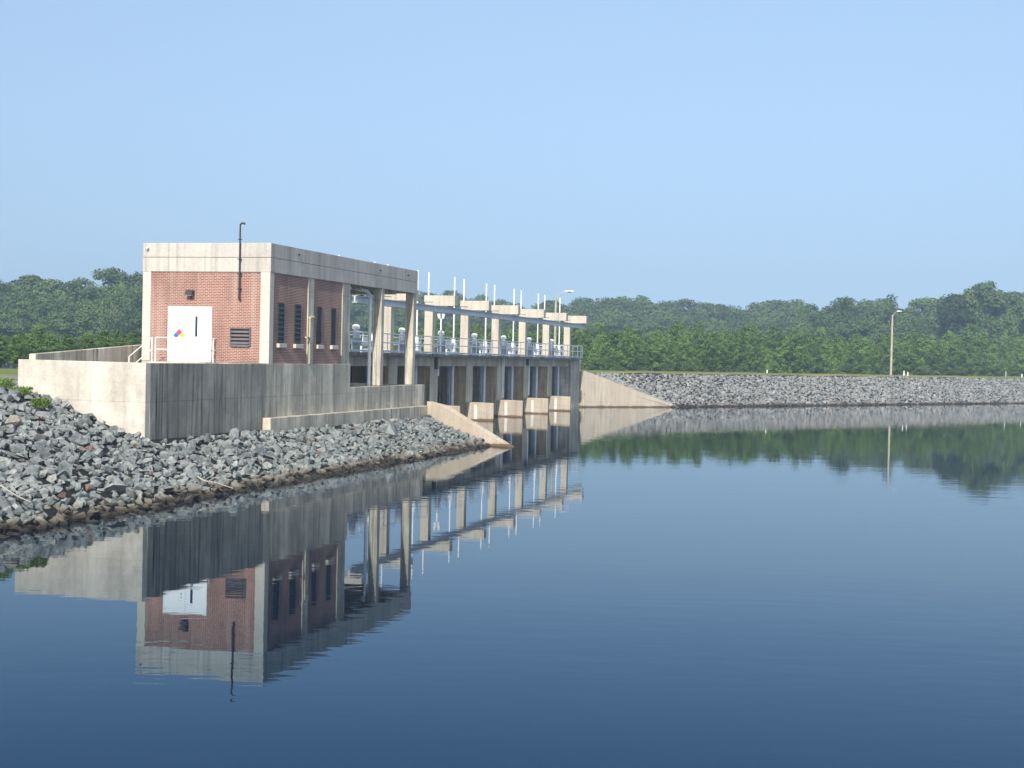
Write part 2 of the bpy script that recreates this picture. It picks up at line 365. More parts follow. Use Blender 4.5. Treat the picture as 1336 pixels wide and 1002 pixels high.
# ------------------------------------------------------------------ control building
X0, Y0, Y1 = 57.33, 27.65, 34.0
XB, XE = 66.2, 76.5
ZB, ZF, ZJ, ZR = 4.45, 8.5, 9.16, 9.8
B = empty('control_building', (X0, Y0, 1.0), 'red brick control building with concrete fascia and open porch beside the water', 'building')
def bx(name, mat, *a, p=None, bevel=0., label=None): return box(name, mat, p or B, *a, bevel=bevel, label=label)
# brick panels
bx('brick_wall', 'brick', X0+.05, X0+.30, Y0+.44, Y1-.40, ZB, ZF, label='sunlit brick front wall around the white door')
bx('brick_wall', 'brick', X0+.40, 61.46, Y0+.05, Y0+.30, ZB, ZF, label='shaded brick panel with two louvred slit windows')
bx('brick_wall', 'brick', 62.12, XB-.55, Y0+.05, Y0+.30, ZB, ZF, label='shaded brick panel with two plain slit windows')
bx('brick_wall', 'brick', XB-.30, XB-.04, Y0+.44, Y1-.40, ZB, ZF)
bx('brick_wall', 'brick', X0+.40, XB, Y1-.30, Y1-.05, ZB, ZF)
# pilasters
for a in ((X0, X0+.42, Y0, Y0+.46), (X0, X0+.42, Y1-.42, Y1), (61.46, 62.12, Y0, Y0+.36), (XB-.60, XB-.14, Y0, Y0+.42), (XB-.14, XB+.46, Y0+.04, Y0+.46), (XB-.4, XB, Y1-.42, Y1)):
    bx('pilaster', 'conc_pil' if a[0] == X0 else 'conc_grey', a[0], a[1], a[2], a[3], ZB if a[0] != XB-.14 else 3.2, ZF, bevel=.012)
# fascia: two courses with a joint, panels
for (z0, z1) in ((ZF+.003, ZJ-.018), (ZJ, ZR)):
    m = MB()
    for (a, b_) in ((X0, 67.1), (67.12, XE)):
        m.box(a, b_, Y0-.02, Y0+.22, z0, z1)
    m.box(X0, X0+.24, Y0+.222, Y1+.02, z0, z1).box(XE-.24, XE, Y0+.222, Y1+.02, z0, z1).box(X0+.242, XE-.242, Y1-.2, Y1+.02, z0, z1)
    m.build('fascia', 'conc_panel', B, .012)
m = MB().box(X0+.02, XE-.02, Y0+.0, Y1, ZJ-.02, ZJ+.002); m.build('fascia_joint', 'dark', B)
bx('roof', 'conc_deck', X0+.25, XE-.25, Y0+.23, Y1-.21, 9.2, 9.55)
bx('porch_ceiling', 'conc_grey', XB+.5, XE-.25, Y0+.23, Y1-.21, 8.62, 8.78)
m = MB()
for xx in (68.5, 71.1, 73.6): m.box(xx, xx+.2, Y0+.25, Y1-.22, 8.32, 8.61)
m.build('porch_beam', 'conc_grey', B)
for cx, w in ((70.95, .42), (75.95, .42)):
    bx('column', 'conc_grey', cx, cx+w, Y0+.01, Y0+.50, 3.29, ZF, bevel=.02)
    bx('column', 'conc_grey', cx, cx+w, Y1-.55, Y1-.1, 3.29, ZF, bevel=.02)
# door
dy0, dy1, dz0, dz1 = 30.50, 32.64, 4.45, 6.9
D = bx('door', 'door', X0-.005, X0+.045, dy0+.03, dy1-.03, dz0, dz1-.03, label='white double door with a colour diamond placard')
m = MB().box(X0-.02, X0+.048, dy1-.028, dy1+.03, dz0, dz1+.03).box(X0-.02, X0+.048, dy0-.03, dy0+.028, dz0, dz1+.03).box(X0-.02, X0+.048, dy0+.029, dy1-.029, dz1-.028, dz1+.03)
m.build('door_frame', 'white', D)
box('door_gap', 'ink', D, X0-.008, X0-.006, 31.55, 31.558, dz0, dz1-.03)
box('door_window', 'glass', D, X0-.012, X0-.006, 31.18, 31.30, 5.58, 6.50)
MB().tube((X0-.07, 31.42, 5.38), (X0-.07, 31.32, 5.38), .016).tube((X0-.07, 31.42, 5.38), (X0-.004, 31.42, 5.38), .02).build('handle', 'galv', D)
cy, cz, q = 32.10, 5.78, .15
def dia(cy_, cz_, mat, nm):
    MB().prism([(X0-.012, cy_-q, cz_), (X0-.012, cy_, cz_-q), (X0-.012, cy_+q, cz_), (X0-.012, cy_, cz_+q)], (.005, 0, 0)).build(nm, mat, pl)
pl = MB().prism([(X0-.0065, cy-2.15*q, cz-q), (X0-.0065, cy, cz-3.15*q), (X0-.0065, cy+2.15*q, cz-q), (X0-.0065, cy, cz+1.15*q)], (.0015, 0, 0)).build('hazard_placard', 'door', D)
bpy.data.objects.remove(pl); pl = D
dia(cy, cz, 'red', 'red_diamond'); dia(cy+q*1.02, cz-q*1.02, 'blue', 'blue_diamond'); dia(cy-q*1.02, cz-q*1.02, 'gold', 'yellow_diamond')
for zz, ws in ((6.20, (.03, .02)), (6.115, (.035, .03))):
    yy = 31.80
    box('sign_line', 'ink', D, X0-.008, X0-.006, yy-.07, yy, zz, zz+.045)
# louvred vent
V = bx('vent', 'black', X0+.03, X0+.048, 28.62, 29.52, 5.27, 5.96)
m = MB().box(X0-.01, X0+.046, 28.56, 28.618, 5.2, 6.02).box(X0-.01, X0+.046, 29.522, 29.58, 5.2, 6.02).box(X0-.01, X0+.046, 28.62, 29.52, 5.962, 6.02).box(X0-.03, X0+.046, 28.62, 29.52, 5.16, 5.268)
m.build('vent_frame', 'louver', V)
for k in range(4):
    z = 5.30+k*.165
    MB().prism([(X0-.04, 28.63, z), (X0+.01, 28.63, z+.085), (X0+.025, 28.63, z+.085), (X0-.025, 28.63, z)], (0, .88, 0)).build('slat', 'louver', V)
# wall lamp above the door
L = MB().prism([(X0-.24, 31.38, 7.44), (X0-.04, 31.38, 7.44), (X0+.04, 31.38, 7.66), (X0-.16, 31.38, 7.68)], (0, .36, 0)).build('wall_lamp', 'dark', B, .01)
MB().box(X0-.23, X0-.05, 31.40, 31.72, 7.425, 7.438).build('lens', 'galv', L)
MB().tube((X0-.06, 31.52, 7.44), (X0-.06, 31.52, 7.30), .022).tube((X0-.06, 31.52, 7.30), (X0+.05, 31.52, 7.30), .022).build('bracket', 'dark', L)
# tall vent pipe with gooseneck
px, py = X0-.09, 29.11
P = MB().tube((px, py, 7.30), (px, py, 10.62), .038).tube((px, py, 10.60), (px, py-.10, 10.68), .038).tube((px, py-.09, 10.675), (px, py-.20, 10.66), .038).tube((px, py-.2, 10.67), (px, py-.2, 10.60), .045).tube((px, py, 7.32), (px+.13, py, 7.22), .045).build('vent_pipe', 'dark', B)
for zz in (7.75, 8.4, 9.05, 9.92): box('clamp', 'dark', P, px-.06, X0-.002 if zz < 9.8 else px+.05, py-.07, py+.07, zz, zz+.045)
# slit windows
for x0, x1, lv in ((58.30, 58.86, 1), (60.06, 60.66, 1), (62.58, 63.06, 0), (64.30, 64.80, 0)):
    W = MB().box(x0, x1, Y0+.036, Y0+.048, 5.38, 7.13).build('window', 'black', B)
    m = MB()
    for a in ((x0-.03, x0-.001), (x1+.001, x1+.03)): m.box(a[0], a[1], Y0+.012, Y0+.048, 5.38, 7.16)
    m.box(x0-.03, x1+.03, Y0+.012, Y0+.048, 7.162, 7.19); m.build('frame', 'dark', W)
    if lv:
        m = MB()
        for k in range(8):
            z = 5.42+k*.214; m.prism([(x0, Y0-.005, z), (x0, Y0+.034, z+.06), (x0, Y0+.034, z+.075), (x0, Y0-.005, z+.018)], (x1-x0, 0, 0))
        m.build('louvre_blades', 'dark', W)
    box('sill', 'conc_pil', W, x0-.10, x1+.14, Y0-.10, Y0+.048, 5.17, 5.36, bevel=.01)
# conduit on the middle pilaster
K = MB().tube((61.52, Y0-.07, 4.46), (61.52, Y0-.07, 6.65), .035).tube((61.52, Y0-.07, 6.62), (61.95, Y0-.07, 6.67), .06).build('conduit', 'yellow', B)
MB().box(61.1, 61.6, Y0-.12, Y0-.02, 5.66, 5.72).build('bracket', 'yellow', K)
# white downpipe beside the first porch column
MB().tube((70.86, Y0+.62, 3.2), (70.86, Y0+.62, 8.15), .085).tube((70.86, Y0+.62, 8.12), (70.4, Y0+.66, 8.36), .085).tube((70.44, Y0+.66, 8.35), (67.0, Y0+.9, 8.44), .085).build('downpipe', 'white', B, smooth=False)
# small fittings on the fascia
for (x, z) in ((60.2, 9.5), (70.5, 9.45), (74.8, 9.45)):
    MB().tube((x, Y0-.021, z), (x, Y0-.08, z), .045).ball((x, Y0-.1, z), .04, .04, .04, 8).build('fascia_fitting', 'dark', B)
MB().tube((X0-.001, 33.75, 9.55), (X0-.08, 33.75, 9.55), .06).ball((X0-.1, 33.75, 9.55), .07, .07, .07, 8).build('fascia_fitting', 'galv', B)
# foundation: side wall, low porch wall, footing ledge
bx('foundation', 'conc_grey', X0-.30, XB+.50, Y0-.03, Y0+.4, .6, ZB-.003, bevel=.015)
bx('foundation', 'conc_grey', XB+.502, 78.0, Y0-.03, Y0+.4, .6, 3.27, bevel=.015)
bx('foundation', 'conc_grey', 77.6, 78.02, Y0+.402, 34, -3, 3.25)
bx('foundation', 'conc_grey', X0+.02, XB, Y0+.42, Y1, .6, ZB-.01)
bx('porch_floor', 'conc_grey', XB+.01, 77.58, Y0+.42, Y1, 2.6, 3.05)
bx('footing', 'conc_grey', 56.75, 77.9, Y0-.42, Y0-.032, .4, 2.06, bevel=.02)
for x in (68.9, 70.4, 72.2, 73.9, 76.1): bx('weep_stain', 'conc_pil', x, x+.08, Y0-.04, Y0-.031, 2.24, 2.38)

# ------------------------------------------------------------------ terrace walls, steps, rail
XD = 46.9
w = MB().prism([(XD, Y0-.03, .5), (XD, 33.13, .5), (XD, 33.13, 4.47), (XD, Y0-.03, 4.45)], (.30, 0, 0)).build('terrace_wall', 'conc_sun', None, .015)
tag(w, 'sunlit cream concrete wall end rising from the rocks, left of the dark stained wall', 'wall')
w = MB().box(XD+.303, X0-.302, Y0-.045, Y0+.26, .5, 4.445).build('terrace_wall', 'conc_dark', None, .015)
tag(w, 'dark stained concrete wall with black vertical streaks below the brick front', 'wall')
w = MB().prism([(49.7, 34.3, 3.0), (66, 34.3, 3.0), (66, 34.3, 5.5), (58, 34.3, 5.17), (49.7, 34.3, 4.67)], (0, .3, 0)).build('rear_wall', 'conc_grey', None, .015)
tag(w, 'low streaked concrete wall with sloping top behind the terrace, left of the building', 'wall')
S = empty('door_landing', (X0-.8, 31.6, 3.6), 'concrete door landing and steps against the brick front wall', 'steps')
box('landing', 'conc_pil', S, X0-1.3, X0-.01, 30.1, 32.9, 3.6, 4.43)
for k in range(4): box('step', 'conc_pil', S, X0-1.3, X0-.01, 32.903+.3*k, 33.2+.3*k, 3.6, 4.43-.17*(k+1))
G = empty('stair_railing', (X0-1.2, 32.8, 4.43), 'white pipe handrail at the door landing with sloping stair rail', 'railing')
def pipe(name, pts, r=.024, mat='white', par=None):
    m = MB()
    for a, b_ in zip(pts[:-1], pts[1:]): m.tube(a, b_, r, n=8)
    return m.build(name, mat, par)
xg = X0-1.2
for yy in (32.77, 32.60, 31.5, 30.52): pipe('post', [(xg, yy, 4.40), (xg, yy, 5.50)], par=G)
pipe('rail', [(xg, 32.77, 5.50), (xg, 33.91, 4.62), (xg, 33.91, 3.75)], par=G)
pipe('rail', [(xg, 32.77, 4.98), (xg, 33.85, 4.12)], par=G)
pipe('post', [(X0-.2, 30.28, 4.40), (X0-.2, 30.28, 5.50)], par=G)
for z in (5.50, 4.98):
    pipe('rail', [(xg, 32.60, z), (xg, 30.52, z)], par=G)
    pipe('rail', [(xg, 30.52, z), (X0-.2, 30.28, z), (X0, 30.28, z)], par=G)

# ------------------------------------------------------------------ left wing wall
a = Vector((WL0[0], WL0[1]-.43, 0)); b_ = Vector((WL1[0], WL1[1], 0)); dd = (b_-a); nrm = Vector((dd.y, -dd.x, 0)).normalized()
if nrm.x > 0: nrm = -nrm
prof = [(0, -3), (0, 2.32), (.20, 2.12), (1.0, -.02), (1.0, -3)]
w = MB().prism([a+dd*t+Vector((0, 0, z))+nrm*.22 for t, z in prof], -nrm*.44).build('wing_wall', 'conc_wing', None, .02)
tag(w, 'sloping concrete wing wall running down into the water at the end of the rock bank', 'wall')
# right wing wall
a = Vector((143.3, 33.5, 0)); b_ = Vector((152.9, 24.75, 0)); dd = b_-a; nrm = Vector((dd.y, -dd.x, 0)).normalized()
prof = [(0, -3), (0, 3.78), (.03, 3.78), (1.0, .02), (1.0, -3)]
W2 = MB().prism([a+dd*t+Vector((0, 0, z))+nrm*.0 for t, z in prof], -nrm*.45).build('wing_wall', 'conc_wing', None, .02)
tag(W2, 'tall triangular sunlit wing wall beyond the gates, tapering to the far rock bank', 'wall')

# ------------------------------------------------------------------ spillway
PX = [81.1+8.5*k for k in range(8)]
YP, YD = 34.0, 33.2
SP = empty('spillway', (PX[0], YP, 0), 'long concrete spillway bridge with seven gate bays and square columns over the water', 'spillway')
for k in range(7):      # deck slab in bay-long casts
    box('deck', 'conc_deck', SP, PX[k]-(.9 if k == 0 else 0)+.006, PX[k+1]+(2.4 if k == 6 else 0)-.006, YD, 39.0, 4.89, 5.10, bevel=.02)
for k, x in enumerate(PX):
    if k < 7:
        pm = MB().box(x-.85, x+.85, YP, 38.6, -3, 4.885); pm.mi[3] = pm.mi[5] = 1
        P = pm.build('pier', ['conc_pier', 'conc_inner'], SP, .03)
        N_ = MB().prism([(x-.92, 31.7, -3), (x-.65, 31.7, -3), (x+.92, YP-.003, -3), (x-.92, YP-.003, -3)], (0, 0, 4.38)).build('nose', 'conc_nose', P, .05)
        if k >= 2:
            box('gauge_board', 'gauge', N_, x-.945, x-.922, 33.02, 33.26, .12, 1.22)
            box('gauge_cap', 'orange', N_, x-.95, x-.922, 32.98, 33.30, 1.222, 1.36)
# end abutment
AB = MB().box(139.75, 144.0, YP-.25, 39, -3, 4.885).build('abutment', 'conc_grey', SP, .03)
box('return_wall', 'conc_grey', AB, 144.003, 149.0, 35.2, 35.6, 1, 4.6)
box('gauge_board', 'gauge', AB, 143.35, 143.6, 33.2, 33.23, .15, 1.35); box('gauge_cap', 'orange', AB, 143.3, 143.65, 33.19, 33.23, 1.352, 1.5)
for k in range(7):
    x0, x1 = PX[k]+.853, PX[k+1]-.853
    if k == 6: x1 = 139.748
    box('girder', 'conc_pier', SP, x0, x1, YP+.05, YP+.5, 4.22, 4.883)
    m = MB().box(x0, x1, 36.6, 36.9, 1.6, 4.88).build('breast_wall', 'gate', SP)
    g = MB().box(x0+.05, x1-.05, 36.2, 36.35, -2.9, 2.2).build('gate', 'gate', SP)
    r_ = MB()
    for z in (-.2, .5, 1.2, 1.95): r_.box(x0+.06, x1-.06, 36.05, 36.198, z, z+.12)
    r_.build('rib', 'gate', g)
    for xx in (PX[k]+1.2, PX[k+1]-1.2):
        for e in (-.34, .34): box('stem_guide', 'steelpale', SP, xx+e-.09, xx+e+.09, 35.1, 35.3, -2.5, 4.88)
# columns and caps carrying the hoist beam
for x in PX:
    cl = MB().box(x-.30, x+.30, 34.12, 34.76, 5.103, 8.90).build('column', 'conc_cap', SP, .02)
    MB().box(x-.34, x+.34, 32.42, 34.80, 8.62, 9.38).build('cap', 'conc_cap', cl, .02) if False else None
    MB().prism([(x-.36, 32.42, 8.62), (x-.36, 34.11, 8.62), (x-.36, 34.11, 8.902), (x-.36, 34.80, 8.902), (x-.36, 34.80, 9.38), (x-.36, 32.42, 9.38)], (.72, 0, 0)).build('cap', 'conc_cap', cl, .02)
    box('hanger', 'dark', cl, x-.1, x+.1, 32.86, 33.04, 8.53, 8.618)
m = MB().box(80.0, 141.9, 32.90, 33.0, 8.14, 8.48).box(80.0, 141.9, 32.78, 33.12, 8.483, 8.525).box(80.0, 141.9, 32.78, 33.12, 8.095, 8.137)
m.build('hoist_beam', 'beam', SP)
# edge drips and stains: a thin nosing
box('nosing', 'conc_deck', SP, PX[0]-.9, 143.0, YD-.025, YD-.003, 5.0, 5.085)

# railings: posts and two rails
def railing(y, label, x0=80.3, x1=142.9, ret=0):
    r = empty('guard_railing', (x0, y, 5.10), label, 'railing')
    n_ = int((x1-x0)/2.13); xs = [x0+(x1-x0)*i/n_ for i in range(n_+1)]
    if ret > 0: xs += [x1-.7]
    for x in xs: MB().box(x-.045, x+.045, y-.045, y+.045, 5.102, 5.12).tube((x, y, 5.11), (x, y, 6.34), .036, n=8).build('post', 'galvl', r)
    for z in (6.34, 5.76): MB().tube((x0, y, z), (x1, y, z), .036, n=8).build('rail', 'galvl', r)
    box('toe_board', 'galv', r, x0, x1, y-.01, y+.01, 5.14, 5.26)
    if ret:
        for z in (6.34, 5.76): MB().tube((x1, y, z), (x1, y+5.0, z), .036, n=8).build('rail', 'galvl', r)
        for q in (1.6, 3.2): MB().tube((x1, y+q, 5.11), (x1, y+q, 6.34), .032, n=8).build('post', 'galvl', r)
    return r
railing(33.36, 'pale steel pipe guard railing along the lake edge of the spillway deck', ret=1)
railing(38.8, 'steel pipe guard railing along the far side of the spillway deck, behind the hoists')

# gate hoists (one per bay)
def hoist():
    x, y = PX[0]+4.25, 35.0
    h = empty('gate_hoist', (x, y, 5.10), '', 'hoist', 'gate hoists on the spillway deck')
    m = MB().box(x-.38, x+.38, y-.35, y+.35, 5.103, 5.22).box(x-.24, x+.24, y-.24, y+.24, 5.222, 5.62).box(x-.30, x+.30, y-.28, y+.28, 5.622, 6.02)
    m.build('pedestal', 'steelblue', h, .02)
    MB().tube((x, y, 6.022), (x, y, 6.42), .22, n=14).tube((x, y, 6.2), (x, y, 6.26), .27, n=14).build('motor', 'galv', h)
    MB().tube((x, y, 6.422), (x, y, 6.60), .17, n=14).tube((x, y, 6.60), (x, y, 6.82), .25, .25, n=14).tube((x, y, 6.82), (x, y, 6.90), .25, .12, n=14).build('motor_cover', 'galvl', h)
    box('control_box', 'galvl', h, x+.5, x+.8, y-.5, y-.25, 5.5, 6.1, bevel=.01)
    MB().tube((x+.65, y-.38, 5.1), (x+.65, y-.38, 5.5), .03).build('box_stand', 'galvl', h)
    for s in (-1, 1):
        sx = x+s*3.05
        MB().tube((x+s*.31, y, 5.85), (sx-s*.2, y, 5.85), .05, n=8).build('shaft', 'galv', h)
        MB().box(sx-.34, sx+.34, y-.3, y+.3, 5.103, 5.25).box(sx-.2, sx+.2, y-.2, y+.2, 5.252, 5.62).box(sx-.27, sx+.27, y-.25, y+.25, 5.622, 6.02).build('gearbox', 'galv', h, .03)
        MB().tube((sx, y, 6.02), (sx, y, 6.36), .16, n=12).tube((sx, y, 6.36), (sx, y, 6.44), .21, n=12).build('stem_nut', 'galvl', h)
        MB().tube((sx, y, 6.44), (sx, y, 11.16), .055, n=12).build('stem_cover', 'white', h)
        MB().tube((sx, y+.02, -.5), (sx, y+.02, 5.10), .13, n=12).build('gate_stem', 'galvl', h)
        MB().tube((sx+s*.45, y-.6, 5.16), (sx-s*2.2, y-.6, 5.16), .045, n=8).build('conduit', 'galvl', h)
    # deck pipe and valve
    MB().tube((x-1.3, y-.9, 5.25), (x+1.5, y-.9, 5.25), .07, n=8).tube((x-1.3, y-.9, 5.1), (x-1.3, y-.9, 5.5), .07, n=8).build('deck_pipe', 'galvl', h)
    return h
h0 = hoist()
words = ['gate hoist with white motor cap seen through the porch, nearest the brick building', 'gate hoist seen between the two free-standing porch columns of the building',
         'gate hoist right of the last porch column with a forked lamp pole rising beside it', 'gate hoist in the middle bay of the spillway, fourth from the building',
         'gate hoist in the third bay from the far end of the spillway', 'gate hoist in the bay before the last one of the spillway', 'gate hoist in the last bay, nearest the far end of the deck railing']
for k in range(7):
    h = h0 if k == 0 else copytree(h0)
    h.location.x = PX[k]+4.25; h['label'] = words[k]
# twin floodlight pole beside the third motor
xf = PX[2]+3.9; yf = 34.9
FL = empty('floodlight_pole', (xf, yf, 5.1), 'short white pole with two floodlight heads spread in a V above the deck', 'floodlight')
MB().tube((xf, yf, 5.1), (xf, yf, 7.75), .07, .055).build('pole', 'white', FL)
m = MB()
for s in (-1, 1): m.tube((xf, yf, 7.72), (xf, yf+s*.16, 7.86), .04, n=8)
m.build('bracket', 'white', FL)
for s in (-1, 1): MB().tube((xf, yf+s*.15, 7.84), (xf, yf+s*.2, 8.18), .10, .14, n=12).build('lamp_head', 'white', FL)
# dark wall fittings on the columns
for k, x in enumerate(PX[3:]):
    f = MB().box(x-.06, x+.06, 34.762, 34.9, 6.45, 6.7).tube((x, 34.9, 6.45), (x, 34.98, 6.35), .05).build('column_lamp', 'dark', None)
    tag(f, ['small dark lamp fixed behind the fourth column, counted from the building', 'small dark lamp on the concrete column before the bay with the ladder end', 'small dark lamp on the third column from the far end of the spillway', 'small dark lamp on the column second from the far end', 'small dark lamp on the very last column of the spillway'][k], 'lamp', 'small dark lamps on the spillway columns')
# ladder on a pier front
x = PX[4]+.35
LD = empty('ladder', (x, YP, 1.4), 'pale steel ladder fixed down the face of a middle pier', 'ladder')
for s in (-.2, .2): box('stile', 'galvl', LD, x+s-.03, x+s+.03, YP-.22, YP-.14, 1.5, 4.88)
for i in range(11): MB().tube((x-.2, YP-.18, 1.65+i*.3), (x+.2, YP-.18, 1.65+i*.3), .018, n=6).build('rung', 'galvl', LD)
for (xx, z0, l) in ((PX[5]+.3, 1.6, 'pale vertical pipe down the face of the third pier from the far end'), (PX[2]+.45, 3.5, 'short pale pipe with dark box below the deck, beside the porch wall end')):
    t = MB().tube((xx, YP-.14, z0), (xx, YP-.14, 4.75), .07, n=10).build('drain_pipe', 'galvl', None)
    tag(t, l, 'pipe')
    MB().box(xx-.5, xx-.1, YP-.2, YP-.003, 4.0 if z0 > 3 else 4.3, 4.87).build('junction_box', 'dark', t)

# ------------------------------------------------------------------ lamps and posts
def street_lamp(base, htop, armdir, label, al=.8):
    L_ = empty('street_lamp', base, label, 'street lamp'); b0 = Vector(base); a = Vector(armdir).normalized()
    MB().tube(b0-Vector((0, 0, 1.5)), b0+Vector((0, 0, htop)), .17, .12, n=12).build('pole', 'polewood', L_)
    p = [b0+Vector((0, 0, htop-.5)), b0+a*.5*al+Vector((0, 0, htop+.15)), b0+a*1.1*al+Vector((0, 0, htop+.45)), b0+a*1.8*al+Vector((0, 0, htop+.55))]
    m = MB()
    for q, r in zip(p[:-1], p[1:]): m.tube(q, r, .022, n=8)
    m.build('arm', 'galv', L_)
    c = p[-1]+a*.35
    m = MB().ball((0, 0, 0), .62, .24, .14, 14); ang = math.atan2(a.y, a.x)
    m.v = [(c.x+x*math.cos(ang)-y*math.sin(ang), c.y+x*math.sin(ang)+y*math.cos(ang), c.z+max(z, -.06)) for x, y, z in m.v]
    hd = m.build('lamp_head', 'white', L_)
    MB().ball((c.x, c.y, c.z-.07), .3, .2, .1, 10).build('lens', 'glass', hd)
sd = lambda u, s_: bearing(u, (s_+W0.x*NN.x+W0.y*NN.y)/(bearing(u, 1.).x*NN.x+bearing(u, 1.).y*NN.y))
lb = sd(1162, 12.5)
street_lamp((lb.x, lb.y, 3.65), 8.8, -DN*-1+Vector((0, 0, 0)), 'wooden street lamp with white cobra head standing on the grass dam crest')
pb = bearing(722.8, 172)
street_lamp((pb.x, pb.y, 3.4), 9.25, (.2, -1, 0), 'street lamp behind the spillway, white head above the last concrete beams', .7)
for (u, dd_, h, l) in ((1000.5, 182, .45, 'short white marker post on the crest, left of the grass bank street lamp'),
                       (1179, 212, .65, 'leaning white marker post just right of the street lamp foot'),
                       (1184, 215, .5, 'shorter white marker post beside the leaning one right of the street lamp'),
                       (1312, 226, .9, 'thin grey post on the crest near the right edge'),
                       (1333, 226, .5, 'stubby white marker post at the far right edge')):
    b0 = sd(u, 12.5); t = .12 if 'leaning' in l else 0
    m = MB().tube((b0.x, b0.y, 3.3), (b0.x+t, b0.y, 3.68+h), .09 if 'thin' not in l else .06, n=10).ball((b0.x+t, b0.y, 3.68+h), .1 if 'thin' not in l else .07, .1 if 'thin' not in l else .07, .04, 10)
    tag(m.build('marker_post', 'white' if 'white' in l else 'galv'), l, 'post', 'marker posts on the dam crest')

# ------------------------------------------------------------------ rocks
def rock_var(k, n):
    r = random.Random(k); bm = bmesh.new()
    ax = (1, r.uniform(.62, .95), r.uniform(.42, .72))
    for _ in range(n):
        v = Vector((r.gauss(0, 1), r.gauss(0, 1), r.gauss(0, 1))).normalized()*r.uniform(.82, 1.12)
        v = Vector([math.copysign(abs(c)**.75, c) for c in v])
        bm.verts.new((v.x*ax[0]*.5, v.y*ax[1]*.5, v.z*ax[2]*.5))
    h = bmesh.ops.convex_hull(bm, input=bm.verts)
    for v in [v for v in bm.verts if not v.link_faces]: bm.verts.remove(v)
    bmesh.ops.dissolve_limit(bm, angle_limit=R(14), verts=bm.verts, edges=bm.edges)
    bmesh.ops.triangulate(bm, faces=bm.faces)
    bm.verts.index_update()
    vs = np.array([v.co[:] for v in bm.verts]); fs = np.array([[v.index for v in f.verts] for f in bm.faces]); bm.free()
    return vs, fs
VN = [rock_var(k, 11) for k in range(24)]; VF = [rock_var(100+k, 10) for k in range(14)]
def rotm(a, b, c):
    return np.array((Matrix.Rotation(a, 3, 'Z') @ Matrix.Rotation(b, 3, 'X') @ Matrix.Rotation(c, 3, 'Y')))
def merged(name, items, variants, mat):
    V_, F_, A_ = [], [], []; o_ = 0
    for (p, s, rot, vi, rn) in items:
        vs, fs = variants[vi]; q = (vs*s) @ rotm(*rot).T + np.array(p)
        V_.append(q); F_.append(fs+o_); o_ += len(vs); A_.append(np.full(len(fs), rn))
    V_ = np.concatenate(V_); F_ = np.concatenate(F_); A_ = np.concatenate(A_)
    me = bpy.data.meshes.new(name); me.vertices.add(len(V_)); me.vertices.foreach_set('co', V_.ravel())
    me.loops.add(F_.size); me.loops.foreach_set('vertex_index', F_.ravel().astype(np.int32))
    me.polygons.add(len(F_)); me.polygons.foreach_set('loop_start', np.arange(0, F_.size, 3, dtype=np.int32))
    me.update(calc_edges=True)
    at = me.attributes.new('rnd', 'FLOAT', 'FACE'); at.data.foreach_set('value', A_.astype(np.float32))
    me.shade_flat(); me.materials.append(M[mat]); ob = bpy.data.objects.new(name, me); C.objects.link(ob); return ob
items = []
def leftok(x, y):
    if y < 21.8 or y > 35.4: return False
    if y > Y0-.42 and x > XD-.12: return False
    if y > Y0-.12 and x > XD-.12: return False
    if x > 56.6 and y > Y0-.6: return False
    return x < xend(y)-.35
sp = .265; y = 21.9
while y < 35.3:
    x = 14.
    while x < 78:
        px_, py_ = x+random.uniform(-.2, .2), y+random.uniform(-.2, .2)
        if py_ > 33.6 and random.random() < .6: x += sp; continue
        if leftok(px_, py_):
            s = random.choice((.23, .27, .31, .35, .40, .49))*random.uniform(.85, 1.2)
            if random.random() < .03: s *= 1.5
            items.append(((px_, py_, zleft(py_)+random.uniform(-.06, .12)), s, (random.uniform(0, 6.3), random.gauss(0, .45), random.gauss(0, .45)), random.randrange(24), random.random()))
        x += sp
    y += sp*.9
items.append(((67.7, 25.6, .98), 1.9, (.3, .35, .1), 3, .55))
items.append(((39.4, 24.3, .45), 1.1, (1.3, .2, .1), 5, .6))
def score(it):
    u, v, z = proj(it[0]); return it[1]/z if (10 < u < 1330 and v < 990) else 0
items.sort(key=score, reverse=True)
protos = {}
for i, (p, s, rot, vi, rn) in enumerate(items[:300]):
    if vi not in protos:
        vs, fs = VN[vi]; me = bpy.data.meshes.new('riprap_rock'); me.from_pydata([tuple(a) for a in vs], [], [tuple(int(b) for b in a) for a in fs]); me.materials.append(M['rock']); protos[vi] = me
    o = bpy.data.objects.new('riprap_rock', protos[vi]); C.objects.link(o)
    o.location = p; o.scale = (s, s, s); o.rotation_euler = Matrix(rotm(*rot).tolist()).to_euler()
    if p[2] < .42: tag(o, 'brown stained rock along the waterline of the near rock bank', 'rock', 'brown rocks at the near waterline')
    else: tag(o, 'blue grey broken rock on the near slope of the rock bank', 'rock', 'large grey rocks on the near bank')
o = merged('riprap', items[300:], VN, 'rock')
tag(o, 'blue grey broken stone covering the near bank below the concrete walls', 'rocks', kind='stuff')
items = []
t = -14.
